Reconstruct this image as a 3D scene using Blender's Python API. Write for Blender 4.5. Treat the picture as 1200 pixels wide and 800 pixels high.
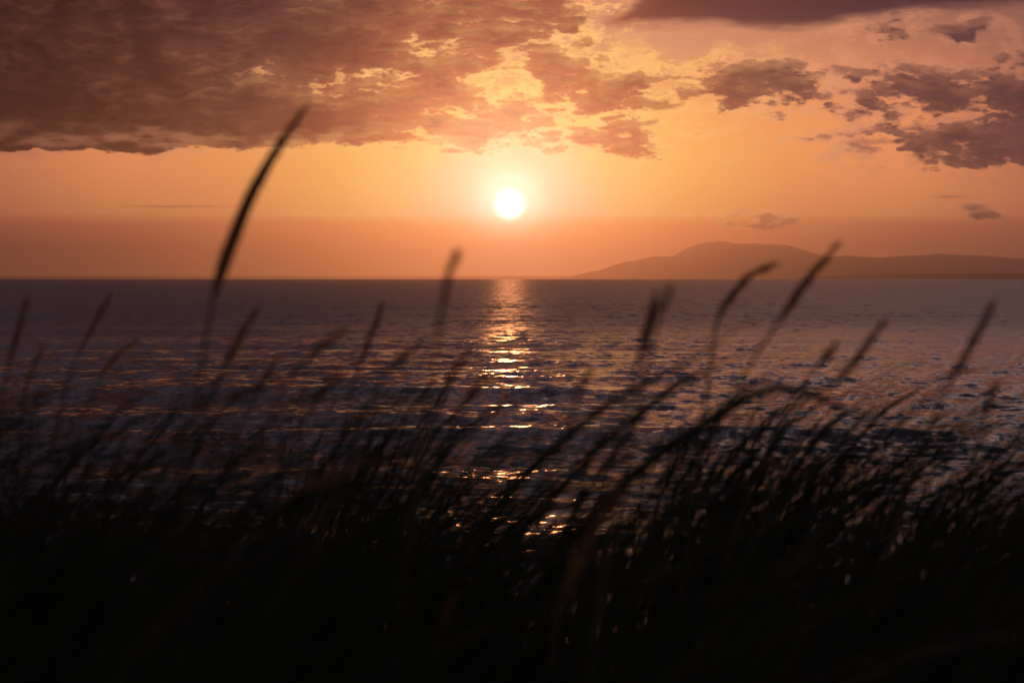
import bpy, bmesh, math, random
import numpy as np
from mathutils import Vector

random.seed(7)
rng = np.random.default_rng(7)
sc = bpy.context.scene
COL = sc.collection
for o in list(bpy.data.objects):
    bpy.data.objects.remove(o)

# ------------------------------------------------------------------ camera
EYE = 8.0                      # metres above the sea
FPX = 1200 * 85 / 36           # focal length in photo pixels
LEVEL = 322.5                  # photo row of the true level (sea horizon dips a little below it)
SEA_R = 6.371e6
cam_d = bpy.data.cameras.new('camera')
cam = bpy.data.objects.new('camera', cam_d)
COL.objects.link(cam)
cam.location = (0, 0, EYE)
PITCH = math.atan((400 - LEVEL) / FPX)
cam.rotation_euler = (math.pi / 2 - PITCH, 0, 0)
cam_d.lens = 85
cam_d.sensor_width = 36
cam_d.clip_start = 0.05
cam_d.clip_end = 400000
cam_d.dof.use_dof = True
cam_d.dof.focus_distance = 900
cam_d.dof.aperture_fstop = 7.6
cam_d.dof.aperture_blades = 0
sc.camera = cam

SUN_AZ = math.atan((597 - 600) / FPX)
SUN_EL = math.atan((LEVEL - 240) / FPX)

def srgb(r, g, b, k=1.0):
    def f(c):
        c /= 255.0
        return c / 12.92 if c <= 0.04045 else ((c + 0.055) / 1.055) ** 2.4
    return (f(r) * k, f(g) * k, f(b) * k, 1.0)

# ------------------------------------------------------------------ node helper
class N:
    """A socket with arithmetic, so that node trees read as formulas."""
    def __init__(s, t, sock): s.t, s.s = t, sock
    def _m(s, op, *a):
        n = s.t.nodes.new('ShaderNodeMath'); n.operation = op
        for i, v in enumerate((s,) + a):
            if isinstance(v, N): s.t.links.new(v.s, n.inputs[i])
            else: n.inputs[i].default_value = float(v)
        return N(s.t, n.outputs[0])
    def __add__(s, o): return s._m('ADD', o)
    __radd__ = __add__
    def __sub__(s, o): return s._m('SUBTRACT', o)
    def __rsub__(s, o): return s._m('MULTIPLY', -1)._m('ADD', o)
    def __mul__(s, o): return s._m('MULTIPLY', o)
    __rmul__ = __mul__
    def __truediv__(s, o): return s._m('DIVIDE', o)
    def mx(s, o): return s._m('MAXIMUM', o)
    def mn(s, o): return s._m('MINIMUM', o)
    def smx(s, o, k): return s._m('SMOOTH_MAX', o, k)
    def smn(s, o, k): return s._m('SMOOTH_MIN', o, k)
    def pw(s, o): return s._m('POWER', o)
    def ex(s): return s._m('EXPONENT')
    def sq(s): return s._m('SQRT')
    def ab(s): return s._m('ABSOLUTE')
    def step(s, a, b, lo=0.0, hi=1.0):
        n = s.t.nodes.new('ShaderNodeMapRange'); n.interpolation_type = 'SMOOTHSTEP'
        s.t.links.new(s.s, n.inputs[0])
        for i, v in enumerate((a, b, lo, hi)): n.inputs[i + 1].default_value = v
        return N(s.t, n.outputs[0])

def sepxyz(t, v):
    n = t.nodes.new('ShaderNodeSeparateXYZ'); t.links.new(v.s, n.inputs[0])
    return [N(t, n.outputs[i]) for i in range(3)]

def comb(t, *a):
    n = t.nodes.new('ShaderNodeCombineXYZ')
    for i, v in enumerate(a):
        if isinstance(v, N): t.links.new(v.s, n.inputs[i])
        else: n.inputs[i].default_value = v
    return N(t, n.outputs[0])

def vmul(t, v, xyz):
    n = t.nodes.new('ShaderNodeVectorMath'); n.operation = 'MULTIPLY'
    t.links.new(v.s, n.inputs[0]); n.inputs[1].default_value = xyz
    return N(t, n.outputs[0])

def vadd(t, v, w):
    n = t.nodes.new('ShaderNodeVectorMath'); n.operation = 'ADD'
    t.links.new(v.s, n.inputs[0])
    if isinstance(w, N): t.links.new(w.s, n.inputs[1])
    else: n.inputs[1].default_value = w
    return N(t, n.outputs[0])

def rot(t, v, ang):
    n = t.nodes.new('ShaderNodeVectorRotate'); n.rotation_type = 'Y_AXIS'
    t.links.new(v.s, n.inputs['Vector']); n.inputs['Angle'].default_value = ang
    return N(t, n.outputs[0])

def noise(t, v, scale, detail=4, rough=0.5, col=False, dist=0.0):
    n = t.nodes.new('ShaderNodeTexNoise')
    t.links.new(v.s, n.inputs['Vector'])
    n.inputs['Scale'].default_value = scale
    n.inputs['Detail'].default_value = detail
    n.inputs['Roughness'].default_value = rough
    n.inputs['Distortion'].default_value = dist
    return N(t, n.outputs['Color' if col else 'Fac'])

def ramp(t, f, stops, interp='LINEAR'):
    n = t.nodes.new('ShaderNodeValToRGB'); r = n.color_ramp; r.interpolation = interp
    while len(r.elements) > 1: r.elements.remove(r.elements[-1])
    for i, (p, c) in enumerate(stops):
        e = r.elements[0] if i == 0 else r.elements.new(p)
        e.position = p; e.color = c
    t.links.new(f.s, n.inputs[0])
    return N(t, n.outputs[0])

def mix(t, f, a, b, mode='MIX'):
    n = t.nodes.new('ShaderNodeMix'); n.data_type = 'RGBA'; n.blend_type = mode
    for s, v in ((n.inputs[0], f), (n.inputs[6], a), (n.inputs[7], b)):
        if isinstance(v, N): t.links.new(v.s, s)
        else: s.default_value = v
    return N(t, n.outputs[2])

# ------------------------------------------------------------------ sky
# Sky positions are angles: U, V = azimuth and elevation, in units of 2.02 degrees.
K = FPX / 100.0
def au(x): return (x - 600) / 100.0
def av(y): return (LEVEL - y) / 100.0

def cloud_group():
    g = bpy.data.node_groups.new('cloud_density', 'ShaderNodeTree')
    g.interface.new_socket('P', in_out='INPUT', socket_type='NodeSocketVector')
    g.interface.new_socket('Density', in_out='OUTPUT', socket_type='NodeSocketFloat')
    g.interface.new_socket('Smooth', in_out='OUTPUT', socket_type='NodeSocketFloat')
    gi = g.nodes.new('NodeGroupInput'); go = g.nodes.new('NodeGroupOutput')
    P = N(g, gi.outputs[0])
    x, y, z = sepxyz(g, P)
    U0 = x._m('ARCTAN2', y) * K
    V0 = (z / K).mx(-1).mn(1)._m('ARCSINE') * K
    Ps = vmul(g, rot(g, vmul(g, P, (1, 1, 2.5)), 0.42), (1, 1, 1))
    w = noise(g, Ps, 0.9, 7, 0.62, col=True)
    wr, wg, wb = sepxyz(g, w)
    U = U0 + (wr - 0.5) * 1.0
    V = V0 + (wg - 0.5) * 0.42
    f = noise(g, vadd(g, Ps, (13.1, 3.7, 5.2)), 2.0, 8, 0.60)
    fine = (f - 0.5)
    puff = (noise(g, vadd(g, Ps, (3.3, 9.1, 1.2)), 1.7, 6, 0.60) - 0.5).ab() - 0.075
    # the large bank: flat base, a ragged end towards the sun
    Vb = V0 + (wg - 0.5) * 0.10
    base = (Vb - 1.42 - (U0 + 4.0).mx(0) * 0.035 + (U0 + 6).mn(0) * 0.02) * 15.0
    end = (0.20 + (V - 1.4) * 0.50 - U) * 1.5
    bank = base.smn(end, 0.5).mn(1.5)
    UV = comb(g, U, V, 0.0)
    def quad(px, py, rx, ry):
        n = g.nodes.new('ShaderNodeVectorMath'); n.operation = 'MULTIPLY_ADD'
        g.links.new(UV.s, n.inputs[0])
        n.inputs[1].default_value = (100.0 / rx, 100.0 / ry, 0)
        n.inputs[2].default_value = (-au(px) * 100.0 / rx, -av(py) * 100.0 / ry, 0)
        n2 = g.nodes.new('ShaderNodeVectorMath'); n2.operation = 'DOT_PRODUCT'
        g.links.new(n.outputs[0], n2.inputs[0]); g.links.new(n.outputs[0], n2.inputs[1])
        return N(g, n2.outputs['Value'])
    def ell(px, py, rx, ry, wgt):
        return quad(px, py, rx * 1.35, ry * 1.45)._m('MULTIPLY_ADD', -wgt, wgt * 0.95)
    def hole(c, px, py, rx, ry, d):
        return c - quad(px, py, rx * 1.5, ry * 1.5)._m('MULTIPLY_ADD', -d * 0.56, d * 0.56).mx(0)
    for h in ((462, 98, 75, 24, 1.45), (345, 88, 58, 17, 1.35), (578, 92, 34, 34, 2.0), (505, 26, 22, 10, 1.4),
              (372, -2, 34, 12, 1.5), (255, 92, 40, 16, 1.1), (128, 96, 30, 10, 0.9), (620, 118, 40, 20, 1.0),
              (520, 138, 45, 12, 1.0)):
        bank = hole(bank, *h)
    cov = bank
    for e in ((566, 148, 120, 24, 0.9), (604, 126, 26, 20, 0.8), (700, 102, 78, 24, 0.9), (690, 84, 36, 18, 0.8), (722, 163, 84, 17, 0.8),
              (735, 148, 34, 14, 0.7), (880, 102, 88, 20, 0.85), (915, 92, 34, 18, 0.75), (1010, 118, 40, 16, 0.7), (1110, 108, 150, 22, 0.9), (1050, 96, 60, 14, 0.7),
              (1160, 170, 125, 24, 1.0), (1255, 145, 100, 50, 1.0), (1130, 46, 30, 10, 0.45), (1195, 72, 26, 12, 0.5),
              (1140, 251, 16, 5, 0.55), (895, 266, 40, 5, 0.25), (930, 169, 34, 5, 0.6), (1062, 40, 40, 10, 0.35)):
        cov = cov.smx(ell(*e), 0.25)
    # the same weather overhead and to the sides, out of the picture
    n2 = noise(g, vmul(g, P, (1, 1, 2.4)), 0.22, 3, 0.5)
    far = (V0.step(3.4, 5.5) + (U0.ab()).step(6.5, 9.0) * V0.step(1.2, 1.8)).mn(1.0)
    cov = cov.mx((n2 - 0.38) * 5.0 * far - (1 - far) * 3.0)
    thick = U0.step(-3.6, -0.8, 2.7, 0.85).mx(U0.step(3.5, 6.0, 0.8, 1.3))
    dens = cov.mn(thick) + fine * 3.0 + puff * 5.5
    # long smooth bar of cloud high over the water
    Vs = V0 + (wg - 0.5) * 0.09
    bar = ((Vs - 2.87 - (U0 - 3.6).mx(0) * 0.085 + (U0 - 1.1).mn(0) * 1.0) * 6.0).smn((U0 - 0.95 - (V0 - 2.85) * 0.9 + (wr - 0.5) * 0.6) * 2.5, 0.3)
    strk = noise(g, vmul(g, P, (0.55, 0.55, 2.6)), 1.0, 5, 0.6) - 0.5
    bar = bar.mn((4.3 - V0) * 2.0).mn(1.6) + strk * 2.2
    # thin lens below it
    lens = 1 - ((U0 - au(1022) + (wr - 0.5) * 0.4) * 2.6)._m('POWER', 2) - ((Vs - av(168) - (U0 - 4.2) * 0.03) * 24.0)._m('POWER', 2)
    lens = lens.mx((1 - ((U0 - au(205)) * 1.6)._m('POWER', 2) - ((Vs - av(243)) * 60.0)._m('POWER', 2)) * 0.8)
    lens = lens.mx((1 - ((U0 - au(1110)) * 5.0)._m('POWER', 2) - ((Vs - av(233)) * 45.0)._m('POWER', 2)) * 0.6)
    bar = bar.mx(lens.mx(-2) * 0.26 + fine * 0.5)
    g.links.new(dens.s, go.inputs[0])
    g.links.new(bar.s, go.inputs[1])
    return g

def build_world():
    w = bpy.data.worlds.new('World'); sc.world = w; w.use_nodes = True
    t = w.node_tree
    for n in list(t.nodes): t.nodes.remove(n)
    tc = t.nodes.new('ShaderNodeTexCoord')
    D = N(t, tc.outputs['Generated'])
    P = vmul(t, D, (K, K, K))
    x, y, z = sepxyz(t, P)
    U = x._m('ARCTAN2', y) * K
    V = (z / K).mx(-1).mn(1)._m('ARCSINE') * K
    us, vs = SUN_AZ * K, SUN_EL * K
    dx, dy = U - us, V - vs
    r2 = dx * dx + dy * dy
    r = r2.sq()
    # clear air: Nishita carries the whole dome, the low sky glows through dust and sea haze
    sky = t.nodes.new('ShaderNodeTexSky'); sky.sky_type = 'NISHITA'; sky.sun_disc = False
    sky.sun_elevation = SUN_EL; sky.sun_rotation = SUN_AZ
    sky.altitude = 0; sky.air_density = 1.0; sky.dust_density = 4.0; sky.ozone_density = 2.0
    dome = mix(t, 1.0, N(t, sky.outputs[0]), srgb(244, 222, 226, 0.80), 'MULTIPLY')
    re = (dx * dx * 0.75 + dy * dy * 1.35).sq() / 10.0
    glow = ramp(t, re, [(0.0, srgb(255, 240, 200)), (0.055, srgb(254, 226, 168)), (0.11, srgb(255, 212, 122)), (0.18, srgb(255, 192, 98)),
                        (0.28, srgb(252, 166, 95)), (0.40, srgb(250, 158, 97)), (0.55, srgb(206, 120, 85)), (0.8, srgb(122, 76, 68)), (1.0, srgb(88, 60, 62))])
    # higher air between the clouds is greyer
    glow = mix(t, V.step(1.5, 3.0, 0, 0.75), glow, mix(t, re.step(0.2, 0.6), srgb(186, 128, 108), srgb(112, 80, 78)))
    air = mix(t, V.step(3.2, 9.0), glow, dome)
    back = (U.ab()).step(14.0, 40.0)
    air = mix(t, back, air, dome)
    # dense sea haze along the horizon with a level top
    strk = noise(t, vmul(t, P, (0.16, 0.16, 9.0)), 1.0, 3, 0.5)
    Vh = V + (strk - 0.5) * 0.12
    rh = (dx * dx * 0.55 + dy * dy * 1.2).sq() / 10.0
    hz = ramp(t, rh, [(0.0, srgb(255, 212, 120)), (0.04, srgb(255, 196, 104)), (0.08, srgb(255, 178, 88)), (0.16, srgb(244, 150, 78)),
                      (0.28, srgb(225, 128, 82)), (0.42, srgb(200, 110, 82)), (0.6, srgb(125, 72, 62)), (1.0, srgb(80, 54, 56))])
    hz = mix(t, back, hz, dome)
    air = mix(t, Vh.step(0.55, 0.75, 1, 0), air, hz)
    line = (Vh.step(0.68, 0.715) * Vh.step(0.715, 0.76, 1, 0)) * dx.ab().step(0.5, 4.0, 0.4, 0.03)
    air = mix(t, line, air, srgb(255, 226, 160))
    # clouds
    G = cloud_group()
    def dens(p):
        n = t.nodes.new('ShaderNodeGroup'); n.node_tree = G
        t.links.new(p.s, n.inputs[0])
        return N(t, n.outputs[0]), N(t, n.outputs[1])
    d0, b0 = dens(P)
    d1, b1 = dens(vadd(t, P, (0.0, 0.0, 0.10)))
    rc = (r2.sq()) / 10.0
    dark = ramp(t, rc, [(0.04, srgb(255, 205, 120)), (0.085, srgb(246, 158, 78)), (0.14, srgb(204, 102, 60)), (0.22, srgb(138, 64, 50)), (0.33, srgb(72, 42, 58)),
                        (0.46, srgb(48, 34, 54)), (0.62, srgb(52, 38, 52)), (0.8, srgb(88, 72, 80)), (1.0, srgb(118, 106, 118))])
    bankthick = 1 - U.step(-5.6, -1.0, 0.95, 0.0) * V.step(3.2, 4.4, 1, 0) * U.step(-16, -8)
    dark = mix(t, 1.0, dark, comb(t, bankthick, bankthick, bankthick), 'MULTIPLY')
    lit = ramp(t, rc, [(0.04, srgb(255, 240, 180)), (0.12, srgb(255, 218, 122)), (0.24, srgb(255, 190, 112)), (0.42, srgb(222, 146, 110)), (0.65, srgb(170, 106, 88)), (1.0, srgb(90, 64, 66))])
    # cloud sheets further back, lit from below the horizon side
    sheet = d0.step(-1.9, -0.2) * noise(t, rot(t, vmul(t, P, (1, 1, 1.7)), 0.7), 2.6, 6, 0.62).step(0.44, 0.58)
    col = mix(t, sheet * 0.80 * V.step(0.9, 1.5), air, lit)
    up = ((d0 - d1) * 1.1).mx(-1).mn(1)
    body = mix(t, d0.step(0.1, 1.7), mix(t, 0.12, dark, lit), mix(t, 1.0, dark, (0.45, 0.42, 0.46, 1), 'MULTIPLY'))
    body = mix(t, (up.mx(0) * d0.step(2.2, 0.2, 0.03, 1) * 0.42), body, lit)
    body = mix(t, (up * -1.0).mx(0) * d0.step(2.4, 0.8, 0.1, 0.4), body, mix(t, 1.0, dark, (0.72, 0.7, 0.72, 1), 'MULTIPLY'))
    # low rolls under the bank catch the light
    roll = noise(t, vmul(t, P, (0.9, 0.9, 3.0)), 1.6, 5, 0.6).step(0.45, 0.68) * V.step(1.42, 1.52) * V.step(1.62, 1.82, 1, 0) * U.step(-1.0, 0.5, 1, 0)
    body = mix(t, roll * 0.45, body, lit)
    a0 = d0.step(-0.08, 0.50)
    col = mix(t, a0, col, body)
    rim = d0.step(-0.30, 0.02) * d0.step(0.05, 0.60, 1, 0) * up.step(0.0, 0.30) * rc.step(0.10, 0.60, 1.0, 0.25)
    rim2 = d0.step(-0.25, 0.05) * d0.step(0.05, 0.55, 1, 0) * rc.step(0.06, 0.34, 0.8, 0.0)
    col = mix(t, rim.mx(rim2), col, lit)
    barcol = mix(t, b0.step(0.0, 1.6), dark, mix(t, 1.0, dark, (0.55, 0.50, 0.50, 1), 'MULTIPLY'))
    col = mix(t, b0.step(-0.15, 0.7), col, barcol)
    # the sun's disc and its aureole
    disc = (r2 * -85.0).ex()      # the disc, its edge melted by the haze
    aur = (r * -7.0).ex() * 4.5 + (r * -1.6).ex() * 0.85
    e1 = t.nodes.new('ShaderNodeMix'); e1.data_type = 'RGBA'; e1.blend_type = 'ADD'
    col = mix(t, aur, col, (1.0, 0.76, 0.66, 1), 'ADD')
    col = mix(t, disc, col, (11.0, 10.5, 9.5, 1), 'ADD')
    below = z.step(-0.02, 0.0)
    col = mix(t, below, srgb(40, 30, 30), col)
    bg = t.nodes.new('ShaderNodeBackground'); t.links.new(col.s, bg.inputs[0]); bg.inputs[1].default_value = 1.0
    out = t.nodes.new('ShaderNodeOutputWorld'); t.links.new(bg.outputs[0], out.inputs[0])
    w.cycles.sampling_method = 'NONE'
build_world()

sun_d = bpy.data.lights.new('sun', 'SUN')
sun_d.energy = 0.108; sun_d.angle = math.radians(0.53); sun_d.color = (1.0, 0.33, 0.11)
sun = bpy.data.objects.new('sun', sun_d); COL.objects.link(sun)
sdir = Vector((math.sin(SUN_AZ) * math.cos(SUN_EL), math.cos(SUN_AZ) * math.cos(SUN_EL), math.sin(SUN_EL)))
sun.rotation_euler = sdir.to_track_quat('Z', 'Y').to_euler()
sun.location = (0, 50, 60)

sc.view_settings.view_transform = 'Standard'
sc.view_settings.look = 'None'
sc.view_settings.exposure = 0.2
sc.view_settings.gamma = 1.0
sc.view_settings.use_curve_mapping = False
sc.render.engine = 'CYCLES'
sc.cycles.use_denoising = True
sc.cycles.max_bounces = 6
sc.cycles.transparent_max_bounces = 4
sc.cycles.volume_bounces = 0
sc.cycles.sample_clamp_indirect = 4.0

# ------------------------------------------------------------------ mesh helpers
def mesh_obj(name, verts, faces, mat, parent=None, smooth=True):
    me = bpy.data.meshes.new(name)
    me.from_pydata([tuple(v) for v in verts], [], faces)
    me.materials.append(mat)
    if smooth: me.polygons.foreach_set('use_smooth', [True] * len(me.polygons))
    me.update()
    o = bpy.data.objects.new(name, me); COL.objects.link(o)
    if parent: o.parent = parent
    return o

def grid_obj(name, X, Y, Z, mat):
    """A mesh from 2-D arrays of coordinates (fast path)."""
    n, m = X.shape
    co = np.stack([X, Y, Z], -1).reshape(-1, 3).astype(np.float32)
    i = np.arange(n * m).reshape(n, m)
    q = np.stack([i[:-1, :-1], i[:-1, 1:], i[1:, 1:], i[1:, :-1]], -1).reshape(-1, 4).astype(np.int32)
    return raw_obj(name, co, q, mat)

def raw_obj(name, co, q, mat, parent=None):
    me = bpy.data.meshes.new(name)
    k = q.shape[1]
    me.vertices.add(len(co)); me.vertices.foreach_set('co', co.reshape(-1))
    me.loops.add(q.size); me.loops.foreach_set('vertex_index', q.reshape(-1))
    me.polygons.add(len(q))
    me.polygons.foreach_set('loop_start', np.arange(0, q.size, k, dtype=np.int32))
    me.polygons.foreach_set('use_smooth', np.ones(len(q), dtype=bool))
    me.update(calc_edges=True); me.validate()
    me.materials.append(mat)
    o = bpy.data.objects.new(name, me); COL.objects.link(o)
    if parent: o.parent = parent
    return o

def material(name):
    m = bpy.data.materials.new(name); m.use_nodes = True
    t = m.node_tree
    b = t.nodes['Principled BSDF']
    return m, t, b

def tag(o, label=None, cat=None, group=None, kind=None):
    if label: o['label'] = label
    if cat: o['category'] = cat
    if group: o['group'] = group
    if kind: o['kind'] = kind
    return o

def sstep(a, b, x):
    u = np.clip((x - a) / (b - a), 0, 1)
    return u * u * (3 - 2 * u)

# ------------------------------------------------------------------ sea
def sea_material():
    m, t, b = material('sea_water')
    b.inputs['Base Color'].default_value = (0.010, 0.016, 0.022, 1)
    b.inputs['IOR'].default_value = 1.33
    tc = t.nodes.new('ShaderNodeTexCoord')
    P = N(t, tc.outputs['Object'])
    # small ripples: noise gives the slope of the surface directly
    gust = noise(t, vmul(t, P, (0.004, 0.016, 0.0)), 1.0, 4, 0.55).step(0.30, 0.70, 0.65, 1.2)
    n1 = vadd(t, noise(t, vmul(t, P, (1.5, 1.9, 0.5)), 1.0, 4, 0.62, col=True), (-0.5, -0.5, -0.5))
    n2 = vadd(t, noise(t, vmul(t, P, (0.58, 0.60, 0.1)), 1.0, 4, 0.60, col=True), (-0.5, -0.5, -0.5))
    n3 = vadd(t, noise(t, vmul(t, P, (1.25, 0.28, 0.1)), 1.0, 3, 0.6, col=True), (-0.5, -0.5, -0.5))
    n4 = vadd(t, noise(t, vmul(t, P, (0.34, 0.034, 0.1)), 1.0, 3, 0.6, col=True), (-0.5, -0.5, -0.5))
    sl = vadd(t, vmul(t, n1, (1.1, 0.55, 0)), vmul(t, n2, (1.1, 0.75, 0)))
    sl = vadd(t, sl, vadd(t, vmul(t, n3, (0.70, 0.80, 0)), vmul(t, n4, (0.40, 0.55, 0))))
    sx, sy, sz = sepxyz(t, sl)
    geo = t.nodes.new('ShaderNodeNewGeometry')
    nn = t.nodes.new('ShaderNodeVectorMath'); nn.operation = 'NORMALIZE'
    t.links.new(vadd(t, N(t, geo.outputs['Normal']), comb(t, sx * gust, sy * gust, 0.0)).s, nn.inputs[0])
    t.links.new(nn.outputs[0], b.inputs['Normal'])
    # foam left by the breakers close to the shore
    px, py, pz = sepxyz(t, P)
    t.links.new(py.step(120, 480, 0.13, 0.39).s, b.inputs['Roughness'])      # open water is rougher than the lee of the shore
    fo = noise(t, vmul(t, P, (0.22, 0.75, 0.4)), 1.0, 7, 0.66, dist=0.6).step(0.52, 0.66) * py.step(82, 108, 1, 0)
    mixs = t.nodes.new('ShaderNodeMixShader')
    df = t.nodes.new('ShaderNodeBsdfDiffuse'); df.inputs[0].default_value = (0.70, 0.72, 0.74, 1)
    t.links.new((fo * 0.75).s, mixs.inputs[0])
    t.links.new(b.outputs[0], mixs.inputs[1]); t.links.new(df.outputs[0], mixs.inputs[2])
    t.links.new(mixs.outputs[0], t.nodes['Material Output'].inputs[0])
    return m

def build_sea():
    # rows get sparser with distance, columns fan out
    d = [46.0]
    while d[-1] < 9000:
        x = d[-1]
        d.append(x + max(0.22, 0.42 * x * x / (FPX * 0.853 * EYE)))
    d += [9000 + 400 * k for k in range(1, 20)] + [17500, 20000, 23000, 27000, 30500]
    d = np.array(d)
    a = np.linspace(-0.29, 0.29, 640)
    wing = 0.29 + np.array([0.01, 0.025, 0.05, 0.08, 0.12, 0.18, 0.26, 0.36, 0.5, 0.7, 0.95])
    a = np.concatenate([-wing[::-1], a, wing])
    D, A = np.meshgrid(d, a, indexing='ij')
    X, Y = D * np.sin(A), D * np.cos(A)
    row = np.gradient(d)[:, None]
    H = np.zeros_like(X)
    r = np.random.default_rng(11)
    def add(lam, ang, amp, sharp, env=1.0):
        k = 2 * math.pi / lam
        ph = k * (X * math.sin(ang) + Y * math.cos(ang)) + r.uniform(0, 6.283)
        fade = sstep(1.6, 3.2, lam / np.maximum(row * abs(math.cos(ang)), 0.01)) 
        c = np.cos(ph)
        H[...] += amp * env * fade * (c + sharp * (c * c - 0.5))
    shoal = 0.5 + 0.5 * sstep(330, 110, D)
    # swell running in towards the shore
    for lam, amp in ((34, .10), (29, .12), (25, .13), (22, .13), (19, .11), (16.5, .09), (43, .09), (60, .10), (85, .12)):
        for q in range(2):
            add(lam * r.uniform(.94, 1.06), r.normal(0.02, 0.06), amp * 0.58, 0.35, shoal)
    # wind sea
    for i in range(90):
        lam = math.exp(r.uniform(math.log(0.8), math.log(6)))
        add(lam, r.normal(0.08, 0.75), 0.0035 * lam ** 0.80, 0.25)
    # sets of steep waves that are about to break
    def crest(y0, x0, w, hgt, slope=0.0, wob=2.0, seed=1):
        q = np.random.default_rng(seed)
        yc = y0 + slope * (X - x0) + wob * np.sin(X / 17.0 + q.uniform(0, 6)) + 0.5 * wob * np.sin(X / 6.3 + q.uniform(0, 6))
        e = np.exp(-((X - x0) / w) ** 2) * hgt
        u = Y - yc
        prof = np.where(u < 0, np.exp(-(u / 1.7) ** 2), np.exp(-(u / 4.2) ** 2))
        H[...] += e * (prof - 0.25 * np.exp(-((u + 5) / 3.5) ** 2)) * (D < 500)
    crest(116, 6, 17, 0.42, 0.02, 1.0, 2)
    crest(112, -22, 8, 0.30, 0.05, 1.2, 9)
    crest(133, -16, 16, 0.34, -0.02, 1.2, 3)
    crest(148, 5, 20, 0.37, 0.03, 1.6, 4)
    crest(165, -9, 22, 0.34, -0.03, 1.6, 5)
    crest(184, 12, 26, 0.32, 0.02, 2.0, 6)
    crest(130, -27, 9, 0.61, 0.03, 1.2, 10)
    crest(212, -20, 26, 0.30, 0.02, 2.0, 7)
    crest(150, 27, 12, 0.34, 0.03, 1.2, 12)
    crest(255, 20, 30, 0.30, -0.02, 2.5, 8)
    Z = H - D * D / (2 * SEA_R)
    o = grid_obj('sea', X, Y, Z, sea_material())
    tag(o, kind='structure', label='open sea with low swell and small breakers')
build_sea()

# ------------------------------------------------------------------ far land
def land_material(name, col):
    m, t, b = material(name)
    tc = t.nodes.new('ShaderNodeTexCoord')
    n = noise(t, N(t, tc.outputs['Object']), 0.002, 6, 0.6)
    c = ramp(t, n, [(0.3, (col[0] * .7, col[1] * .7, col[2] * .7, 1)), (0.7, (col[0] * 1.2, col[1] * 1.2, col[2] * 1.2, 1))])
    t.links.new(c.s, b.inputs['Base Color'])
    b.inputs['Roughness'].default_value = 0.95
    b.inputs['Specular IOR Level'].default_value = 0.1
    return m

def build_land(name, dist, prof, depth, mat, kind_label, seed, rough):
    """Ridge whose skyline follows prof [(photo x, photo y)], standing at dist metres."""
    r = np.random.default_rng(seed)
    xs = np.linspace(prof[0][0], prof[-1][0], 260)
    top = np.interp(xs, [p[0] for p in prof], [p[1] for p in prof])
    k = np.ones(3) / 3
    top = np.convolve(np.pad(top, 1, 'edge'), k, 'valid')
    z0 = -dist * dist / (2 * SEA_R)
    hz = (LEVEL - top) / FPX * dist + EYE - z0
    wig = sum(r.uniform(.3, 1) / f * np.sin(f * np.linspace(0, 30, 260) + r.uniform(0, 6)) for f in (1, 2.1, 4.3, 7.7, 12)) * rough
    hz = np.maximum(hz + wig * sstep(0, 120, hz), 0)
    v = np.linspace(-1, 1, 41)
    shape = np.cos(v * math.pi / 2) ** 1.3
    Xg = np.repeat(((xs - 600) / FPX * dist)[None, :], 41, 0)
    Yg = dist + v[:, None] * depth + np.zeros_like(Xg)
    gul = sum(np.sin(Xg / (depth * f) + 3 * np.sin(Yg / (depth * f * 1.7)) + r.uniform(0, 6)) * f for f in (0.12, 0.3, 0.6))
    Zg = z0 - 6 + (hz[None, :] + 6) * shape[:, None] * (1 + 0.10 * gul * (1 - shape[:, None]))
    o = grid_obj(name, Xg, Yg, Zg, mat)
    tag(o, kind='structure', label=kind_label)
    return o
hill_mat = land_material('moorland', (0.045, 0.042, 0.035))
build_land('mountain', 30000, [(655, 328), (690, 319), (735, 307), (765, 301), (790, 299), (806, 291), (822, 285), (845, 283.5), (880, 285.5), (915, 287), (938, 292), (960, 299), (990, 311), (1020, 322), (1060, 330)],
           2600, hill_mat, 'flat topped far mountain fading into the haze', 3, 14)
build_land('hills', 26000, [(905, 329), (940, 316), (960, 303), (985, 299), (1010, 300), (1035, 302), (1060, 301), (1080, 299), (1100, 296.5), (1125, 298), (1160, 301.5), (1200, 303), (1260, 306), (1330, 315), (1400, 328)],
           2200, hill_mat, 'long low ridge of far hills', 5, 10)
build_land('headland', 14000, [(925, 327.5), (950, 324), (985, 322.6), (1040, 321.2), (1100, 320.6), (1160, 320.4), (1240, 320), (1330, 321), (1420, 326)],
           900, hill_mat, 'low dark headland on the horizon', 8, 1.0)

# ------------------------------------------------------------------ dune
def dune_z(x, y):
    """Height of the sand under the grass."""
    top = 6.98 + 0.05 * np.sin(x * 0.9 + 0.6) * sstep(0.5, 2.5, y) + 0.05 * np.sin(x * 3.1 + y * 1.7)
    top = top + 0.10 * np.sin(y * 1.3 + x * 0.5) - 0.02 * np.maximum(-y, 0)
    face = sstep(4.0, 34.0, y)
    back = sstep(-8, -60, y) * 3
    return top * (1 - face) + (-0.7) * face - back

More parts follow.
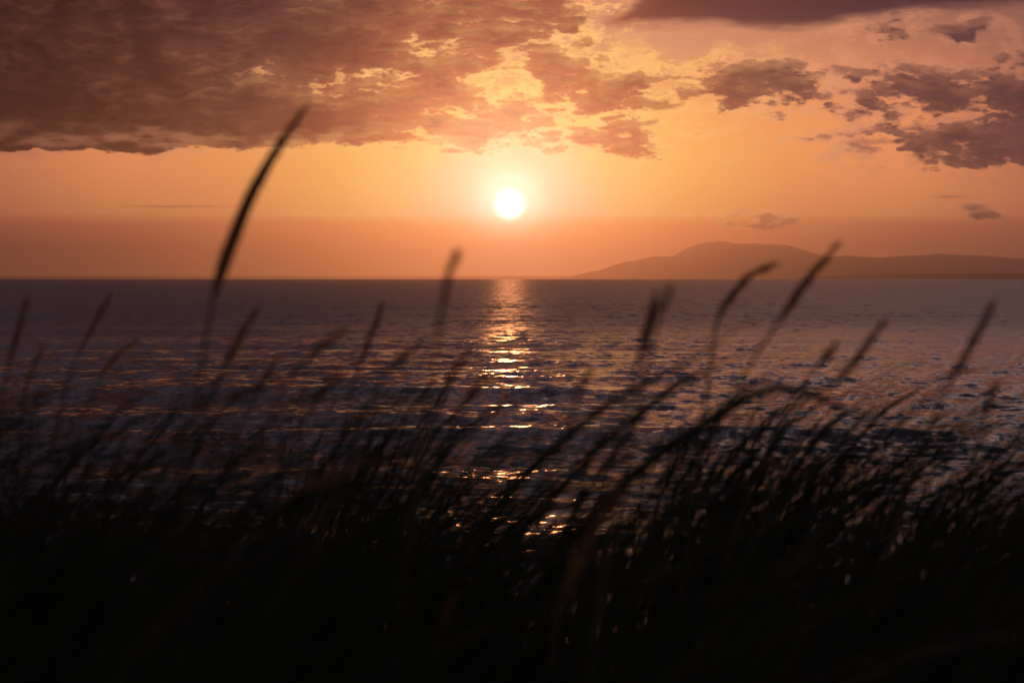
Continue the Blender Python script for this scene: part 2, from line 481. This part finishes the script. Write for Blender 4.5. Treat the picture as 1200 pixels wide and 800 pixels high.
def build_dune():
    y = np.concatenate([np.linspace(-260, -10, 26)[:-1], np.linspace(-10, 12, 130), np.linspace(12, 60, 60)[1:]])
    x = np.concatenate([np.linspace(-260, -8, 26)[:-1], np.linspace(-8, 8, 120), np.linspace(8, 260, 26)[1:]])
    Y, X = np.meshgrid(y, x, indexing='ij')
    Z = dune_z(X, Y)
    m, t, b = material('dune_turf')
    tc = t.nodes.new('ShaderNodeTexCoord')
    n = noise(t, N(t, tc.outputs['Object']), 3.0, 8, 0.65)
    c = ramp(t, n, [(0.35, (0.020, 0.022, 0.012, 1)), (0.6, (0.05, 0.048, 0.026, 1)), (0.8, (0.11, 0.09, 0.06, 1))])
    t.links.new(c.s, b.inputs['Base Color']); b.inputs['Roughness'].default_value = 0.95
    o = grid_obj('dune', X, Y, Z, m)
    tag(o, kind='structure', label='dark grassy dune above the shore')
build_dune()

# ------------------------------------------------------------------ grass
def plant_material(name, col, trans, fac, rough=0.6, scale=18.0):
    m, t, b = material(name)
    tc = t.nodes.new('ShaderNodeTexCoord')
    n = noise(t, N(t, tc.outputs['Object']), scale, 4, 0.6)
    c = ramp(t, n, [(0.3, (col[0] * .6, col[1] * .65, col[2] * .6, 1)), (0.7, (col[0] * 1.35, col[1] * 1.2, col[2] * 1.1, 1))])
    t.links.new(c.s, b.inputs['Base Color'])
    b.inputs['Roughness'].default_value = rough
    b.inputs['Specular IOR Level'].default_value = 0.25
    tr = t.nodes.new('ShaderNodeBsdfTranslucent'); tr.inputs[0].default_value = (*trans, 1)
    mx = t.nodes.new('ShaderNodeMixShader'); mx.inputs[0].default_value = fac
    t.links.new(b.outputs[0], mx.inputs[1]); t.links.new(tr.outputs[0], mx.inputs[2])
    t.links.new(mx.outputs[0], t.nodes['Material Output'].inputs[0])
    return m
M_LEAF = plant_material('marram_leaf', (0.030, 0.036, 0.014), (0.08, 0.06, 0.015), 0.30)
M_STEM = plant_material('marram_stem', (0.11, 0.085, 0.040), (0.16, 0.09, 0.03), 0.25)
M_HEAD = plant_material('marram_seed_head', (0.34, 0.21, 0.11), (0.55, 0.27, 0.11), 0.6, 0.8, 60.0)

FWD = Vector((0, math.cos(PITCH), -math.sin(PITCH)))
UPV = Vector((0, math.sin(PITCH), math.cos(PITCH)))
def at(px, py, d):
    """The point d metres in front of the eye seen at a photo pixel."""
    return Vector((0, 0, EYE)) + d * (FWD + Vector(((px - 600) / FPX, 0, 0)) + (400 - py) / FPX * UPV)

def smooth_line(P, n):
    """Catmull-Rom through P, n samples evenly spaced along it."""
    P = [np.array(p, float) for p in P]
    P = [2 * P[0] - P[1]] + P + [2 * P[-1] - P[-2]]
    out = []
    for i in range(1, len(P) - 2):
        for u in np.linspace(0, 1, 14, endpoint=False):
            a, b, c, d = P[i - 1], P[i], P[i + 1], P[i + 2]
            out.append(0.5 * (2 * b + (c - a) * u + (2 * a - 5 * b + 4 * c - d) * u * u + (3 * b - a - 3 * c + d) * u ** 3))
    out.append(P[-2])
    out = np.array(out)
    s = np.concatenate([[0], np.cumsum(np.linalg.norm(np.diff(out, axis=0), axis=1))])
    q = np.linspace(0, s[-1], n)
    return np.stack([np.interp(q, s, out[:, k]) for k in range(3)], -1), s[-1]

def frames(L):
    T = np.gradient(L, axis=0); T /= np.linalg.norm(T, axis=1)[:, None]
    ref = np.array([0.0, 1.0, 0.0])
    B = np.cross(T, ref); B /= np.linalg.norm(B, axis=1)[:, None]
    C = np.cross(B, T)
    return T, B, C

def tube(L, R, sides, flat=1.0):
    T, B, C = frames(L)
    n = len(L)
    a = np.arange(sides) * 2 * math.pi / sides
    co = L[:, None, :] + R[:, None, None] * (np.cos(a)[None, :, None] * B[:, None, :] + flat * np.sin(a)[None, :, None] * C[:, None, :])
    i = np.arange(n * sides).reshape(n, sides)
    j = np.roll(i, -1, axis=1)
    q = np.stack([i[:-1], j[:-1], j[1:], i[1:]], -1).reshape(-1, 4)
    return co.reshape(-1, 3), q

def head_mesh(L, rad, r):
    """A marram spike: a core with overlapping spikelets, each a small spindle that points up the stem. L runs from base to tip."""
    n = len(L)
    u = np.linspace(0, 1, n)
    prof = np.clip(np.minimum(1, u * 5 + 0.25) * (1 - u ** 3.2) ** 0.8, 0.05, 1) * rad
    co, q = tube(L, prof * 0.70, 7)
    cos, qs = [co], [q]; off = len(co)
    T, B, C = frames(L)
    length = np.sum(np.linalg.norm(np.diff(L, axis=0), axis=1))
    cnt = int(length / 0.0011)
    for k in range(cnt):
        v = r.uniform(0.0, 0.99) * (n - 1); i = int(v); w = v - i
        c = L[i] * (1 - w) + L[min(i + 1, n - 1)] * w
        pr = prof[i] * (1 - w) + prof[min(i + 1, n - 1)] * w
        a = r.uniform(0, 6.283)
        side = math.cos(a) * B[i] + math.sin(a) * C[i]
        ax = T[i] + side * r.uniform(0.12, 0.48); ax /= np.linalg.norm(ax)
        ln = r.uniform(0.009, 0.016) * (0.55 + 0.45 * pr / rad)
        base = c + side * pr * 0.30
        wd = r.uniform(0.0010, 0.0017)
        e1 = np.cross(ax, side); e1 /= np.linalg.norm(e1) + 1e-9
        e2 = np.cross(ax, e1)
        mid = base + ax * ln * 0.4
        pts = np.array([base, mid + e1 * wd, mid + e2 * wd, mid - e1 * wd, mid - e2 * wd, base + ax * ln])
        cos.append(pts)
        f = np.array([[0, 1, 2, 2], [0, 2, 3, 3], [0, 3, 4, 4], [0, 4, 1, 1], [5, 2, 1, 1], [5, 3, 2, 2], [5, 4, 3, 3], [5, 1, 4, 4]])
        qs.append(f + off); off += 6
    return np.concatenate(cos), np.concatenate(qs)

def poly_obj(name, co, q, mat, parent):
    faces = [tuple(dict.fromkeys(f)) for f in q.tolist()]
    return mesh_obj(name, co, faces, mat, parent)

def to_ground(P, d):
    """Carry a line that leaves the picture on down into the sand."""
    a, b = P[-2], P[-1]
    dirv = (b - a).normalized()
    out = list(P)
    cur = b.copy()
    for k in range(40):
        dirv = (dirv + Vector((0, 0.0, -0.16))).normalized()
        cur = cur + dirv * 0.06
        gz = float(dune_z(cur.x, cur.y))
        if cur.z <= gz - 0.02: break
        if k % 2: out.append(cur.copy())
    out.append(Vector((cur.x, cur.y, float(dune_z(cur.x, cur.y)) - 0.03)))
    return out

def stalk(pts, d, headfrac, wpx, label, group=None, lean=0.0, seed=0, leaf=True):
    r = np.random.default_rng(1000 + seed)
    n = len(pts)
    P = [at(x, y, d + lean * (1 - i / (n - 1))) for i, (x, y) in enumerate(pts)]
    vis = sum((P[i + 1] - P[i]).length for i in range(n - 1))
    P = to_ground(P, d)
    base = P[-1].copy()
    L, total = smooth_line([p - base for p in P], 90)
    L = L[::-1].copy()                                   # base to tip
    k = headfrac * vis / total                           # share of the stalk that bears the seed head
    cut = int(90 * (1 - k))
    root = bpy.data.objects.new('grass_stalk', None); COL.objects.link(root)
    root.location = base; root.empty_display_size = 0.05
    tag(root, label, 'grass stalk', group)
    Ls = L[:cut + 4]
    co, q = tube(Ls, np.linspace(0.0026, 0.0017, len(Ls)), 6)
    poly_obj('stem', co, q, M_STEM, root)
    Lh, _ = smooth_line([L[i] for i in range(cut, 90, max(1, (89 - cut) // 8))] + [L[-1]], 40)
    rad = wpx * d / FPX * 0.54
    co, q = head_mesh(Lh, rad, r)
    poly_obj('seed_head', co, q, M_HEAD, root)
    if leaf:
        i = int(cut * r.uniform(0.30, 0.5)); c = L[i]
        ln = r.uniform(0.22, 0.36); side = Vector((r.uniform(0.35, 0.9), r.uniform(-0.4, 0.4), 0))
        pts3 = []
        for u in np.linspace(0, 1, 7):
            pts3.append((c[0] + side.x * ln * u ** 1.5, c[1] + side.y * ln * u ** 1.5, c[2] + ln * 0.7 * (u - 0.35 * u * u)))
        Ll, _ = smooth_line(pts3, 18)
        co, q = tube(Ll, 0.0022 * np.clip(1.02 - np.linspace(0, 1, 18) ** 2.2, 0.05, 1), 5, 0.5)
        poly_obj('leaf', co, q, M_LEAF, root)
    return root

def blade(pts, d, wpx, label, group=None, lean=0.0, droop=None):
    n = len(pts)
    P = [at(x, y, d + lean * (1 - i / (n - 1))) for i, (x, y) in enumerate(pts)]
    P = to_ground(P, d)
    base = P[-1].copy()
    L, total = smooth_line([p - base for p in P], 46)
    L = L[::-1].copy()
    u = np.linspace(0, 1, 46)
    R = wpx * d / FPX * 0.5 * np.clip((0.55 + 0.9 * u) * (1 - u ** 5), 0.08, 1)
    root = bpy.data.objects.new('grass_shoot', None); COL.objects.link(root)
    root.location = base; root.empty_display_size = 0.05
    tag(root, label, 'grass shoot', group)
    co, q = tube(L, R, 6, 0.55)
    poly_obj('blade', co, q, M_LEAF, root)
    # a shorter blade out of the same sheath
    u2 = np.linspace(0, 1, 20)
    top = L[int(46 * 0.55)]
    L2 = np.stack([top[0] * u2 ** 1.3 * 0.8 - 0.05 * u2 ** 2, top[1] * u2 + 0.06 * u2 ** 2, top[2] * (1.15 * u2 - 0.25 * u2 ** 3)], -1)
    co, q = tube(L2, 0.0022 * np.clip(1.02 - u2 ** 2.4, 0.06, 1), 6, 0.55)
    poly_obj('blade', co, q, M_LEAF, root)
    return root

G_S, G_B = 'flowering grass stalks standing over the dune grass', 'long grass blades bent over by the wind'
STALKS = [
 ([(358,126),(331,165),(303,212),(285,250),(266,300),(250,350),(241,400),(233,450),(224,520)], 2.3, 0.60, 22, 0.05, 'tallest grass stalk, its long seed head crossing the horizon up into the cloud bank'),
 ([(31,352),(22,385),(13,418),(5,452),(0,490)], 3.0, 0.62, 8, 0.0, 'grass stalk with slim upright seed head farthest from the sun'),
 ([(128,348),(113,375),(98,403),(85,430),(74,470)], 3.2, 0.50, 8, 0.1, 'straight grass stalk leaning between the tallest stalk and the one farthest from the sun'),
 ([(50,408),(36,435),(29,465),(25,505)], 3.4, 0.55, 6, 0.0, 'short thin grass stalk beside the stalk farthest from the sun'),
 ([(158,400),(140,413),(122,436),(110,458),(98,490)], 3.5, 0.5, 7, 0.1, 'thin grass stalk with its tip bent flat toward the tallest stalk'),
 ([(300,365),(283,392),(268,418),(257,442),(242,485)], 2.8, 0.60, 9, 0.0, 'grass stalk with dark seed head just below the tallest stalk on its sunward side'),
 ([(447,357),(440,380),(430,406),(421,430),(408,475)], 3.0, 0.62, 8, 0.0, 'stiff upright grass stalk nearest the tallest stalk toward the sun glitter'),
 ([(534,300),(526,322),(520,350),(514,388),(504,450)], 1.9, 0.42, 6, 0.0, 'faint blurred grass stalk whose tip breaks the horizon close to the sun'),
 ([(492,402),(476,414),(460,430),(444,450),(428,485)], 2.3, 0.55, 8, 0.0, 'blurred grass stalk leaning toward the sun glitter with a ragged tip'),
 ([(549,411),(536,427),(527,446),(520,462),(508,505)], 2.6, 0.60, 10, 0.0, 'short thick seed head on a grass stalk right at the edge of the sun glitter'),
 ([(569,440),(556,454),(546,468),(528,498)], 2.5, 0.55, 8, 0.0, 'low grass stalk standing in the sun glitter below the thick seed head'),
 ([(768,346),(757,388),(748,420),(740,446),(728,490)], 2.5, 0.55, 8, 0.0, 'upright grass stalk with slim seed head just short of the mountain'),
 ([(783,342),(772,370),(764,402),(752,450)], 1.8, 0.5, 5, 0.0, 'faint blurred grass stalk leaning against the upright one below the mountain'),
 ([(908,310),(880,323),(858,346),(845,366),(838,388),(834,420),(826,470)], 2.7, 0.55, 10, 0.0, 'hooked grass stalk whose seed head curls over in front of the mountain'),
 ([(982,286),(956,317),(931,350),(907,385),(887,415),(858,465)], 2.6, 0.55, 10, 0.0, 'long slanting grass stalk reaching up to the far hills'),
 ([(1036,377),(1016,404),(1000,425),(984,443),(966,465),(940,510)], 2.5, 0.60, 11, 0.0, 'slanting grass stalk with thick seed head below the low headland'),
 ([(979,404),(966,420),(950,437),(930,470)], 2.6, 0.5, 8, 0.0, 'short grass stalk tucked under the slanting thick seed head'),
 ([(1163,358),(1141,400),(1121,435),(1104,466),(1086,510)], 2.4, 0.62, 11, 0.0, 'tall slanting grass stalk at the end of the long ridge of hills'),
 ([(1166,455),(1156,482),(1146,522)], 2.5, 0.6, 8, 0.0, 'short grass stalk standing alone behind the last tall slanting stalk'),
 ([(691,438),(681,455),(672,482),(658,525)], 2.2, 0.5, 7, 0.0, 'faint short grass stalk between the sun glitter and the windblown clump'),
 ([(322,424),(309,446),(292,480),(276,515)], 3.2, 0.5, 7, 0.0, 'low grass stalk between the tallest stalk and the stiff upright one'),
 ([(402,390),(374,408),(348,434),(326,470)], 2.3, 0.5, 7, 0.0, 'blurred bowed grass stalk crossing behind the stiff upright one'),
 ([(402,440),(378,460),(360,488),(345,520)], 2.9, 0.55, 8, 0.0, 'dark grass stalk rising out of the tuft under the bowed stalk'),
 ([(300,455),(272,468),(252,488),(238,515)], 2.9, 0.5, 6, 0.0, 'low bent grass stalk at the foot of the tallest stalk'),
 ([(722,575),(690,630),(662,700),(640,790)], 1.9, 0.75, 17, 0.0, 'brown seed head deep in the grass below the sun glitter, very blurred'),
 ([(566,625),(545,665),(524,715),(505,790)], 1.95, 0.70, 16, 0.0, 'sunlit brown seed head low in the dark grass, very blurred'),
 ([(420,545),(384,562),(345,580),(300,620)], 2.0, 0.65, 12, 0.0, 'drooping brown seed head lying across the dark grass'),
]
BLADES = [
 ([(232,437),(206,444),(180,455),(152,471),(126,495)], 2.9, 8, 'bent grass blade lying across the foot of the tallest stalk'),
 ([(862,386),(822,414),(782,438),(742,457),(706,478)], 2.5, 13, 'long grass blade slanting up below the hooked stalk'),
 ([(892,407),(846,424),(802,449),(760,476),(704,522)], 2.4, 12, 'long grass blade running close under the hooked stalk'),
 ([(842,470),(830,444),(812,436),(782,455),(748,492)], 2.6, 10, 'grass blade with its tip snapped over in the windblown clump'),
 ([(905,440),(872,452),(840,480),(805,520)], 2.5, 11, 'grass blade bowing in the middle of the windblown clump'),
 ([(1092,492),(1050,488),(1005,486),(960,466),(915,452),(870,470)], 2.3, 15, 'broad grass blade blown flat across the windblown clump'),
 ([(1104,438),(1072,452),(1040,474),(1002,503)], 2.3, 11, 'grass blade rising from the flat blown one toward the last tall stalk'),
 ([(970,462),(935,470),(900,492),(862,530)], 2.4, 12, 'dark grass blade under the slanting thick seed head'),
 ([(938,425),(900,438),(868,462),(836,505)], 2.6, 9, 'thin grass blade crossing the slanting stalk of the hills'),
 ([(1200,508),(1150,498),(1100,512),(1050,545)], 2.4, 12, 'grass blade arching low under the last tall stalk'),
 ([(742,470),(722,486),(704,512),(690,545)], 2.6, 10, 'grass blade at the glitter side of the windblown clump'),
 ([(475,455),(448,462),(425,478),(402,510)], 2.8, 9, 'grass blade leaning out of the tuft toward the thick seed head'),
]
def build_heroes():
    for i, (pts, d, hf, w, lean, lab) in enumerate(STALKS):
        stalk(pts, d, hf, w, lab, G_S, lean, i)
    for i, (pts, d, w, lab) in enumerate(BLADES):
        blade(pts, d, w, lab, G_B, 0.04)
build_heroes()

def tuft_height(x, y):
    """How high the tussocks stand over the sand."""
    q = x * 3.0 / np.maximum(y, 0.6)
    h = 0.85 + 0.05 * np.sin(q * 7.0 + 1.0) + 0.04 * np.sin(q * 17.0 + 0.4) + 0.03 * np.sin(x * 11 + y * 5)
    h = h + 0.045 * sstep(-0.12, -0.30, q) + 0.035 * sstep(0.12, 0.3, q)
    h = h - 0.24 * np.exp(-((q + 0.02) / 0.15) ** 2) - 0.07 * np.exp(-((q - 0.60) / 0.16) ** 2)
    return h

def build_grass():
    r = np.random.default_rng(21)
    n1, n2, n3 = 19000, 180, 130
    n = n1 + n2 + n3
    y = 0.95 + 3.9 * r.uniform(0, 1, n) ** 0.85
    x = r.uniform(-1, 1, n) * (0.34 * y + 1.0)
    cl = np.arange(n) >= n1                            # long leaves of the clumps that stand out of the mat
    yc = r.uniform(2.1, 3.3, n); xc = np.where(np.arange(n) < n1 + n2, r.uniform(0.04, 0.44, n), r.uniform(-0.78, -0.16, n)) * yc / 2.6
    x = np.where(cl, xc, x); y = np.where(cl, yc, y)
    # tussocks: pull the roots together
    ty = r.uniform(0.9, 5.0, 170); tx = r.uniform(-1, 1, 170) * (0.34 * ty + 0.95)
    dd = (x[:, None] - tx) ** 2 + (y[:, None] - ty) ** 2
    k = dd.argmin(1); pull = np.where(cl, r.uniform(0.2, 0.8, n), r.uniform(0.3, 0.92, n))
    tall = r.uniform(0.74, 1.07, 170)[k]; swing = r.normal(0, 9, 170)[k]
    x = x * (1 - pull) + tx[k] * pull; y = y * (1 - pull) + ty[k] * pull
    z = dune_z(x, y) - 0.02
    want = tuft_height(x, y) * np.where(cl, 1.0, tall) * r.uniform(0.5, 1.0, n) ** 0.6 * np.where(r.uniform(0, 1, n) < 0.05, r.uniform(1.0, 1.15, n), 1)
    want = np.where(cl, np.where(np.arange(n) < n1 + n2, r.uniform(0.72, 0.95, n), r.uniform(0.66, 0.84, n)), want)
    near = sstep(2.0, 1.0, y); want = np.where(cl, want, np.minimum(want * (1 - 0.25 * near), 0.66 + 0.17 * (y - 1.0)))
    phi = r.normal(0.0, 0.6, n) * np.where(cl, 0.6, 1)
    t0 = np.radians(r.normal(8, 9, n) + np.where(cl, 10, 0)); t1 = np.radians(np.clip(np.where(cl, r.normal(68, 20, n), r.normal(56, 26, n) + swing), 5, 130))
    S = 9
    u = np.linspace(0, 1, S)
    th = t0[:, None] + (t1 - t0)[:, None] * u[None, :] ** r.uniform(0.8, 4.0, n)[:, None]
    ux, uz = np.sin(th), np.cos(th)
    cx = np.concatenate([np.zeros((n, 1)), np.cumsum((ux[:, 1:] + ux[:, :-1]) / 2, 1)], 1) / (S - 1)
    cz = np.concatenate([np.zeros((n, 1)), np.cumsum((uz[:, 1:] + uz[:, :-1]) / 2, 1)], 1) / (S - 1)
    ln = want / np.maximum(cz.max(1), 0.25)
    ln = np.minimum(ln, 1.25)
    Lx = x[:, None] + ln[:, None] * cx * np.cos(phi)[:, None]
    Ly = y[:, None] + ln[:, None] * cx * np.sin(phi)[:, None]
    Lz = z[:, None] + ln[:, None] * cz
    L = np.stack([Lx, Ly, Lz], -1)
    # 3-sided rolled leaves
    T = np.stack([ux * np.cos(phi)[:, None], ux * np.sin(phi)[:, None], uz], -1)
    W = np.stack([-np.sin(phi), np.cos(phi), np.zeros(n)], -1)[:, None, :] + np.zeros_like(T)
    Bn = np.cross(T, W)
    w0 = r.uniform(0.0024, 0.0044, n) * np.where(cl, 1.25, 1)
    R = w0[:, None] * np.clip(1.03 - u[None, :] ** 2.4, 0.06, 1)
    tw = r.uniform(0, 6.28, n)
    rings = []
    for a in (0, 2.0944, 4.1888):
        ca, sa = np.cos(tw + a)[:, None, None], np.sin(tw + a)[:, None, None]
        rings.append(L + R[..., None] * (ca * W + sa * Bn))
    co = np.stack(rings, 2).reshape(-1, 3).astype(np.float32)      # n, S, 3
    b = (np.arange(n) * S * 3)[:, None, None] + (np.arange(S - 1) * 3)[None, :, None]
    k0 = np.array([0, 1, 2])[None, None, :]; k1 = np.array([1, 2, 0])[None, None, :]
    q = np.stack([b + k0, b + k1, b + k1 + 3, b + k0 + 3], -1).reshape(-1, 4).astype(np.int32)
    o = raw_obj('dune_grass', co, q, M_LEAF)
    tag(o, 'dense dark marram grass covering the dune', kind='stuff')
build_grass()
# ------------------------------------------------------------------ haze
def build_haze():
    x0, x1, y0, y1, z0, z1 = -40000, 40000, -1500, 34500, -110, 470
    v = [(x, y, z) for z in (z0, z1) for y in (y0, y1) for x in (x0, x1)]
    f = [(0, 2, 3, 1), (4, 5, 7, 6), (0, 1, 5, 4), (2, 6, 7, 3), (0, 4, 6, 2), (1, 3, 7, 5)]
    m = bpy.data.materials.new('sea_haze'); m.use_nodes = True
    t = m.node_tree
    for n in list(t.nodes): t.nodes.remove(n)
    pv = t.nodes.new('ShaderNodeVolumePrincipled')
    pv.inputs['Color'].default_value = (0.98, 0.77, 0.69, 1)
    pv.inputs['Density'].default_value = HAZE
    pv.inputs['Anisotropy'].default_value = 0.89
    out = t.nodes.new('ShaderNodeOutputMaterial'); t.links.new(pv.outputs[0], out.inputs['Volume'])
    o = mesh_obj('haze', v, f, m, smooth=False)
    tag(o, kind='stuff', label='thin warm sea haze over the water')
HAZE = 6.5e-5
build_haze()
